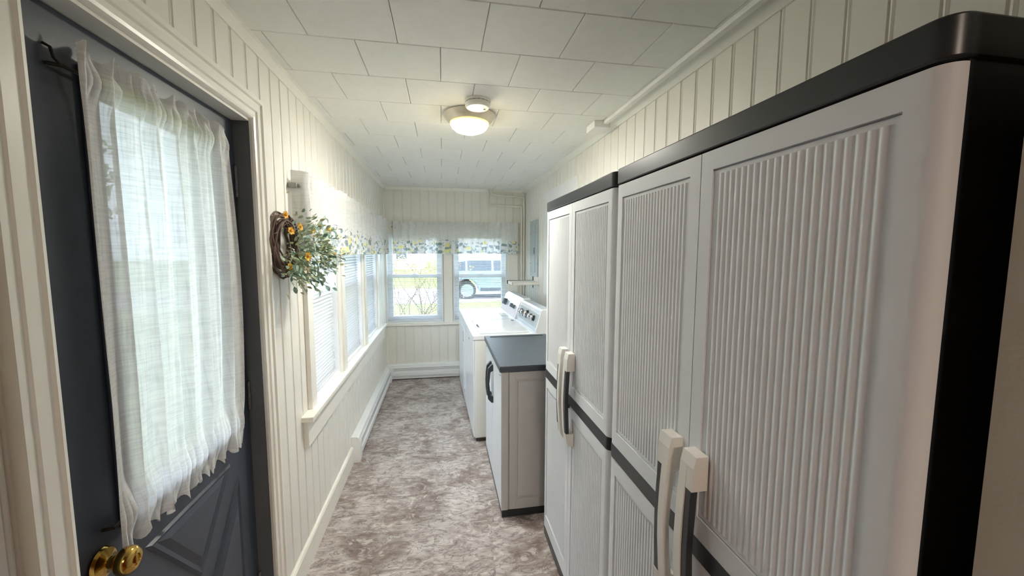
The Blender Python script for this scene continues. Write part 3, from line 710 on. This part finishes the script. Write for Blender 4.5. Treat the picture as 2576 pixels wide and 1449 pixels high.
MB().box(-.0052, -.0035, .33, .36, .80, .815).obj('badge', 'hole', fp)
x2 = .240-math.sin(ang)*.745; y2 = 3.120+math.cos(ang)*.745
dy, fp2, _ = machine('clothes_dryer', x2, y2, .80, 'white clothes dryer in the far corner under the wall shelf', 'dryer', ang)
dd = MB().box(-.012, -.0042, .09, .71, .17, .80).obj('door', 'white', dy, bevel=.005); MB().box(-.0135, -.011, .115, .14, .66, .77).obj('door_grip', 'hole', dd)
MB().box(.40, .47, .20, .36, .9022, .9065).obj('lint_cover', 'white2', dy, bevel=.002)
pr2 = [(.500, .903), (.505, .925), (.565, 1.075), (.60, 1.105), (.655, 1.112), (.672, 1.09), (.675, .903)]
con2 = console(dy, .80, pr2, 'console', 'white')
for y, r, l in ((.16, .020, .022), (.29, .022, .022), (.62, .036, .036)): knob(con2, y, 1.0, r, l, 'knobgrey', 'knobgrey', (.505, .925), (.060, .150))

# ------------------------------------------------------------------ ceiling lamp, detector, raceway
lp = thing('ceiling_lamp', (.160, 2.300, ZC), 'lit flush ceiling lamp with glowing glass dome', 'lamp')
MB().lathe([(0, 0), (.142, 0), (.146, -.006), (.143, -.014), (.128, -.034), (.116, -.046), (.108, -.050), (0, -.050)], 48).obj('metal_pan', 'nickel', lp, smooth=35)
MB().lathe([(.110, -.047), (.109, -.056), (.098, -.076), (.078, -.091), (.050, -.101), (.022, -.105), (0, -.106)], 48).obj('glass_dome', 'lampglass', lp, smooth=180)
sdt = thing('smoke_detector', (.188, 2.085, ZC), 'round white smoke detector just in front of the lamp', 'smoke detector')
MB().lathe([(0, 0), (.066, 0), (.067, -.008), (.064, -.012), (.060, -.0125), (0, -.0125)], 40).obj('mount_ring', 'plastic', sdt, smooth=35)
MB().lathe([(0, -.015), (.062, -.015), (.065, -.018), (.064, -.032), (.056, -.040), (0, -.042)], 40).obj('cover', 'plastic', sdt, smooth=35)
b = MB()
for k in range(16):
    a = 2*PI*k/16; b.box(-.004, .004, .054, .060, -.0155, -.012)
    for i in range(-8, 0): x, y, z = b.v[i]; b.v[i] = (x*math.cos(a)-y*math.sin(a), x*math.sin(a)+y*math.cos(a), z)
b.obj('vent_fins', 'hole', sdt)
MB().lathe([(0, -.041), (.006, -.041), (.006, -.044), (0, -.044)], 12, 'z', (.035, .012, 0)).obj('test_button', 'panelg', sdt)
rc = thing('cable_raceway', (.963, 1.4, ZC), 'white cable raceway and junction box on the ceiling above the cabinets', 'raceway')
b = MB().box(-.013, .013, YN-1.4, .86, -.020, -.0005).obj('channel', 'race', rc, bevel=.003)
MB().box(-.072, .030, .86, .99, -.040, -.0005).obj('junction_box', 'race', rc, bevel=.004)

# ------------------------------------------------------------------ pipes, panel, shelf, white board
def pipe(pts, label):
    P_ = [Vector(p) for p in pts]; path = [P_[0]]
    for i in range(1, len(P_)-1):
        a, b_, c = P_[i-1], P_[i], P_[i+1]; d0 = (a-b_).normalized(); d1 = (c-b_).normalized(); r = .022
        for k in range(6):
            s = k/5; path.append(b_+d0*r*(1-s)**2+d1*r*s**2)
    path.append(P_[-1]); t = thing('water_pipe', tuple(P_[-1]), label, 'pipe', 'white pipes in the far corner')
    inv = Matrix.Translation(-Vector(t.location))
    o = MB().tube(path, .0125, 12).obj('tube', 'pipe', t, smooth=40); o.matrix_parent_inverse = inv
    for p, q in ((P_[0]-Vector((0, 0, .004)), P_[0]+Vector((0, 0, -.02))),):
        o = MB().tube([p, q], .018, 12).obj('collar', 'pipe', t, smooth=40); o.matrix_parent_inverse = inv
pipe([(.560, D-.030, ZC), (.563, D-.030, 2.165), (.990, D-.030, 2.150), (.990, D-.030, .30)], 'white pipe making the lower bend across the end wall')
pipe([(.606, D-.030, ZC), (.608, D-.030, 2.292), (1.022, D-.030, 2.262), (1.022, D-.030, .30)], 'white pipe making the upper bend nearest the corner')
ep = thing('electrical_panel', (XR, 4.39, 1.62), 'flat grey electrical panel on the wall beside the pipes', 'electrical panel')
MB().box(-.014, -.0005, -.182, .182, -.318, .318).obj('cover', 'panelg', ep, bevel=.003)
pd = MB().box(-.019, -.0145, -.085, .125, -.270, .262).obj('panel_door', 'panelg', ep, bevel=.002)
MB().box(-.023, -.0185, -.070, -.052, -.06, .01).obj('latch', 'black', pd)
for y in (-.165, .165):
    for z in (-.17, .17): MB().lathe([(0, -.0165), (.006, -.0165), (.006, -.013), (0, -.013)], 10, 'x', (0, y, z)).obj('screw', 'steel', ep)
sh = thing('wall_shelf', (XR, 4.30, 1.22), 'small white shelf on brackets above the dryer console', 'shelf')
MB().box(-.300, -.004, -.150, .150, .0, .030).obj('board', 'shelf', sh, bevel=.002)
for y, mt in ((-.157, 'shelf'), (.153, 'black')):
    k = MB().box(-.306, -.006, y-.003, y+.003, .004, .034).box(-.0065, -.0005, y-.010, y+.010, -.055, .075)
    k.box(-.309, -.300, y-.003, y+.003, -.006, .034).obj('bracket', mt, sh)
wb = MB().box(XR-.022, XR-.0005, 2.934, 3.878, 1.15, 2.168).obj('wall_board', 'winwhite', bevel=.002)
tag(wb, 'flat bright white board on the wall above the second cabinet', 'board')

# ------------------------------------------------------------------ wreath
wt = thing('wreath', (XL, 1.835, 1.605), 'twig wreath with yellow flowers and green leaves on the wall', 'wreath')
RW = .117; rnd = random.Random(5)
for k in range(18):
    ph = rnd.uniform(0, 2*PI); r0 = RW+rnd.uniform(-.030, .022); x0 = rnd.uniform(.010, .036); pts = []
    span = rnd.uniform(1.5, 2.0)*PI
    for i in range(29):
        a = ph+span*i/28; rr_ = r0+.008*math.sin(a*3+k)+.004*math.sin(a*7+2*k)
        pts.append((x0+.008*math.sin(a*2+k*1.3), rr_*math.cos(a), rr_*math.sin(a)*1.02))
    MB().tube(pts, rnd.uniform(.0028, .0045), 6).obj('twig', 'twig', wt, smooth=60)
def leaf_into(mb, p, d, nrm, L, w):
    d = d.normalized(); s = d.cross(nrm).normalized(); up = s.cross(d); b0 = len(mb.v)
    for k, (t_, ww, h) in enumerate(((0, .12, 0), (.3, .85, .05), (.6, 1, .06), (.85, .6, .0), (1, .05, -.06))):
        c = p+d*(L*t_)+up*(h*L); mb.v += [tuple(c-s*(w*ww*.5)+up*w*.12), tuple(c), tuple(c+s*(w*ww*.5)+up*w*.12)]
    for k in range(4):
        for j in range(2): a = b0+k*3+j; mb.f.append((a, a+1, a+4, a+3))
def rvec(r): return Vector((r.uniform(-1, 1), r.uniform(-1, 1), r.uniform(-1, 1)))
for mt, n, Ls in (('leafA', 330, (.014, .028)), ('leafB', 360, (.012, .026)), ('leafC', 120, (.016, .032))):
    mb = MB()
    for i in range(n):
        a = rnd.gauss(-.75, 1.1); rr_ = RW+rnd.gauss(-.005, .035); x = .05+abs(rnd.gauss(0, .05))
        x += .07 if rr_*math.cos(a) > .09 else 0
        p = Vector((x, rr_*math.cos(a), rr_*math.sin(a)-.01)); d = Vector((.5+rnd.random(), math.cos(a)*.9, math.sin(a)*.9))*1.0+rvec(rnd)*.8
        L = rnd.uniform(*Ls); leaf_into(mb, p, d, rvec(rnd)+Vector((.8, 0, .6)), L, L*.55)
    o = mb.obj('small_leaves', mt, wt, smooth=180); o['kind'] = 'stuff'
# trailing sprigs
for k, (a, ln, dz) in enumerate(((-.25, .16, .02), (.25, .16, .03), (-.55, .15, -.02), (-1.1, .11, -.03), (-1.5, .09, -.03), (-2.4, .09, -.02), (.6, .12, .03), (-.05, .13, .0))):
    p0 = Vector((.07, RW*math.cos(a)*.9, RW*math.sin(a))); dirv = Vector((.75, math.cos(a), math.sin(a)*.5)).normalized()
    pts = [p0+dirv*ln*s+Vector((0, 0, dz*s*s+.004*math.sin(9*s+k))) for s in [i/8 for i in range(9)]]
    sgm = MB().tube(pts, .0012, 5).obj('sprig', 'leafC', wt)
    for i in range(2, 9):
        mb = MB(); side = Vector((rnd.uniform(-.3, .3), 0, 1 if i % 2 else -1)); L = rnd.uniform(.020, .036)
        leaf_into(mb, pts[i], side+dirv*.6+rvec(rnd)*.3, Vector((1, -.4, .3))+rvec(rnd)*.3, L, L*.7); mb.obj('leaf', ('leafC', 'leafA')[i % 2], sgm, smooth=180)
def flower(p, r, mt, dirv):
    b0 = MB()
    for j in range(6):
        a = 2*PI*j/6+.2; d = Vector((.35, math.cos(a), math.sin(a))); leaf_into(b0, Vector((0, 0, 0)), d, Vector((1, 0, 0))+rvec(rnd)*.15, r, r*.85)
    o = b0.obj('flower', mt, wt, smooth=180); o.location = p; o.rotation_euler = Vector(dirv).to_track_quat('X', 'Z').to_euler()
    MB().lathe([(0, .012), (.005, .010), (.006, .004), (0, 0)], 10, 'x').obj('flower_heart', 'fcore', o, smooth=60)
for (y, z, x, r, mt) in ((-.075, .055, .075, 0.019, 'petal'), (-.015, .075, .09, 0.019, 'petal'), (.02, -.05, .105, 0.023, 'petal'), (-.085, .120, .06, 0.017, 'petal'), (-.095, -.090, .07, 0.017, 'petal'), (.0, -.105, .10, 0.022, 'petalw'), (.04, -.105, .095, 0.020, 'petal'), (.11, .07, .10, 0.017, 'petal'), (.16, -.06, .12, .020, 'petal')):
    flower((x, y, z), r, mt, (1, -.45+rnd.uniform(-.3, .3), .1+rnd.uniform(-.2, .2)))
for y, z, x in ((.20, .10, .11), (.27, .085, .13), (.27, -.035, .15)):
    st = MB().tube([(.05, .1, z*.5), (x*.7, y*.7, z*.9), (x, y, z)], .0014, 5).obj('stem', 'leafC', wt)
    MB().lathe([(0, -.014), (.007, -.010), (.011, .006), (.012, .012), (0, .010)], 10, 'y', (x, y, z)).obj('bud', 'petal', st, smooth=60)

# ------------------------------------------------------------------ outside
GZ = -.17
gr_ = tag(MB().box(-60, 60, -40, XL*0+90, GZ-.3, GZ).obj('ground_lawn', 'grass'), 'sunny lawn around the house', 'lawn', kind='structure')
rd = MB(); rd.prism([(-60, 14.2), (-6, 13.2), (-.3, 13.6), (3, 13.9), (60, 14.6), (60, 19.6), (-60, 19.0)], 'z', GZ-.02, GZ+.012)
tag(rd.obj('driveway', 'road'), 'pale concrete drive beyond the lawn', 'driveway', kind='structure')
# parked car, rear to the left
car = thing('parked_car', (.883, 14.45, GZ), 'silver estate car parked on the drive outside the end window', 'car')
WB, WR = 2.75, .335
def wheel_arch(cx, r): return [(cx+r*math.cos(a), .335+r*math.sin(a)) for a in [PI-PI*i/12 for i in range(13)]]
lower = [(-.92, .32), (-.95, .62), (-.90, .96), (-.84, 1.02), (3.0, 1.02), (3.55, .90), (3.70, .62), (3.68, .30)]
bot = [(3.30, .26)]+wheel_arch(WB, .42)[::-1]+[(2.2, .24), (.55, .24)]+wheel_arch(0, .42)[::-1]+[(-.6, .28)]
bd = MB().prism(lower+bot, 'y', .06, 1.86).obj('body', 'carp', car, bevel=.03)
cab_ = [(-.82, 1.015), (-.55, 1.42), (-.30, 1.50), (1.35, 1.52), (1.75, 1.46), (2.55, 1.015)]
mb = MB(); n = len(cab_)
for s, ins in ((0, 0), (1, 0)): mb.v += [(x*(.985 if z > 1.2 else 1), (.10+(.14 if z > 1.2 else 0)) if s == 0 else (1.82-(.14 if z > 1.2 else 0)), z) for x, z in cab_]
mb.f = [tuple(range(n)), tuple(n+i for i in reversed(range(n)))]+[(i, (i+1) % n, n+(i+1) % n, n+i) for i in range(n)]; mb.obj('cabin', 'carp', car, bevel=.02)
for poly in ([(-.62, 1.06), (-.44, 1.36), (-.05, 1.42), (-.05, 1.06)], [(.02, 1.06), (.02, 1.43), (.92, 1.44), (.92, 1.06)], [(1.0, 1.06), (1.0, 1.44), (1.42, 1.42), (2.02, 1.06)]):
    for s in (0, 1):
        mb = MB(); n = len(poly); yy = lambda z, o: (.10+.14*(z-1.015)/.485-o) if s == 0 else (1.82-.14*(z-1.015)/.485+o)
        for o_ in (.012, -.01): mb.v += [(x, yy(z, o_), z) for x, z in poly]
        mb.f = [tuple(range(n)), tuple(n+i for i in reversed(range(n)))]+[(i, (i+1) % n, n+(i+1) % n, n+i) for i in range(n)]; mb.obj('side_window', 'carg', car)
for cx in (0, WB):
    for yy in (.17, 1.75):
        w_ = MB().lathe([(.22, -.09), (WR-.02, -.10), (WR, -.07), (WR, .07), (WR-.02, .10), (.22, .09)], 32, 'y', (cx, yy, WR)).obj('tyre', 'tyre', car, smooth=40)
        k = MB().lathe([(.225, -.095), (.24, -.10), (.24, -.06), (.205, -.06), (.205, -.085), (.225, -.095)], 32, 'y', (cx, yy, WR)); k.lathe([(0, -.085), (.045, -.085), (.05, -.05), (0, -.05)], 16, 'y', (cx, yy, WR))
        for j in range(10):
            a = 2*PI*j/10; b0 = len(k.v); k.box(.04, .215, -.088, -.060, -.017, .017)
            for i in range(b0, b0+8): x, y, z = k.v[i]; k.v[i] = (cx+x*math.cos(a)-z*math.sin(a), yy+y, WR+x*math.sin(a)+z*math.cos(a))
        k.obj('rim', 'rim', w_, smooth=40); MB().lathe([(0, .0), (.21, .0), (.21, .02), (0, .02)], 20, 'y', (cx, yy, WR)).obj('brake_disc', 'carblack', w_)
for s, yy in ((0, .045), (1, 1.86)):
    MB().box(.45, 2.3, yy, yy+.02, .245, .285).obj('sill_strip', 'chrome2', car, bevel=.004)
    for x in (.28, 1.30): MB().box(x, x+.19, yy-.02, yy+.016, .975-.0, 1.0).obj('door_handle', 'chrome2', car, bevel=.004)
    MB().box(-.45, 1.35, .27 if s == 0 else 1.61, .31 if s == 0 else 1.65, 1.53, 1.565).obj('roof_rail', 'chrome2', car, bevel=.01)
    MB().box(.50, 2.25, yy-.004, yy+.015, .30, .42).obj('lower_cladding', 'carblack', car)
MB().box(3.66, 3.705, .25, 1.67, .45, .70).obj('grille', 'carblack', car); MB().box(-.955, -.90, .20, .42, .72, .95).obj('tail_light', 'petal', car); MB().box(-.955, -.90, 1.50, 1.72, .72, .95).obj('tail_light', 'petal', car)
# shrub outside the first end window
shb = thing('bare_shrub', (-.62, 7.0, GZ), 'bare branching shrub with pale blossom outside the end window', 'shrub')
rs = random.Random(11); tips = []
def branch(p, d, L, r, depth, mb):
    pts = [p]; q = p.copy(); dd_ = d.copy()
    for i in range(4): dd_ = (dd_+rvec(rs)*.22).normalized(); q = q+dd_*L/4; pts.append(q.copy())
    mb.tube(pts, [r*(1-.45*i/4) for i in range(5)], 5, False)
    if depth == 0: tips.extend(pts[1:]); return
    for k in range(3 if depth > 1 else 3):
        branch(pts[rs.choice((2, 3, 4))], (dd_+rvec(rs)*.75+Vector((0, 0, .15))).normalized(), L*.68, r*.55, depth-1, mb)
for k in range(8):
    mb = MB(); branch(Vector((rs.uniform(-.22, .30), rs.uniform(-.15, .15), 0)), Vector((rs.uniform(-.45, .5), rs.uniform(-.3, .3), 1)).normalized(), .85, .014, 3, mb); mb.obj('stem', 'bark', shb, smooth=180)
for mt, n in (('bloss', 900), ('bleaf', 500)):
    mb = MB()
    for i in range(n):
        p = rs.choice(tips)
        if p.z < 1.35 and rs.random() < .85: continue
        leaf_into(mb, p+rvec(rs)*.03, rvec(rs), rvec(rs), rs.uniform(.02, .035), .02)
    o = mb.obj('blossom', mt, shb); o['kind'] = 'stuff'
# house across the way and garden trees
hs = thing('neighbour_house', (-9, 40, GZ), 'faded pink brick house far across the lawn', 'house')
MB().box(-7, 7, 0, 8, 0, 3.2).obj('wall', 'brick', hs); MB().prism([(-.6, 3.2), (8.6, 3.2), (4, 5.6)], 'x', -7.5, 7.5).obj('roof', 'roofm', hs)
for x in (-5, -2, 2, 5):
    w_ = MB().box(x-.6, x+.6, -.05, .02, 1.0, 2.3).obj('house_window', 'winwhite', hs); MB().box(x-.5, x+.5, -.07, -.04, 1.1, 2.2).obj('pane', 'carg', w_)
def tree(x, y, h, r, label, seed):
    rt = random.Random(seed); t = thing('garden_tree', (x, y, GZ), label, 'tree', 'garden trees outside')
    MB().tube([(0, 0, 0), (.05, 0, h*.3), (0, .08, h*.7)], [.18, .14, .06], 8).obj('trunk', 'tbark', t, smooth=180)
    mb = MB()
    for i in range(1500):
        d = rvec(rt)
        while d.length > 1: d = rvec(rt)
        p = Vector((d.x*r, d.y*r, h*.62+d.z*h*.38)); L = rt.uniform(.18, .34); leaf_into(mb, p, rvec(rt), rvec(rt), L, L*.7)
    o = mb.obj('crown', 'tleaf', t); o['kind'] = 'stuff'
tree(-11, 6, 6, 2.2, 'green tree on the lawn outside the grey door', 1); tree(-14, 16, 7, 2.6, 'green tree out beyond the side windows', 2); tree(6, 30, 7, 2.8, 'green tree behind the parked car', 3)
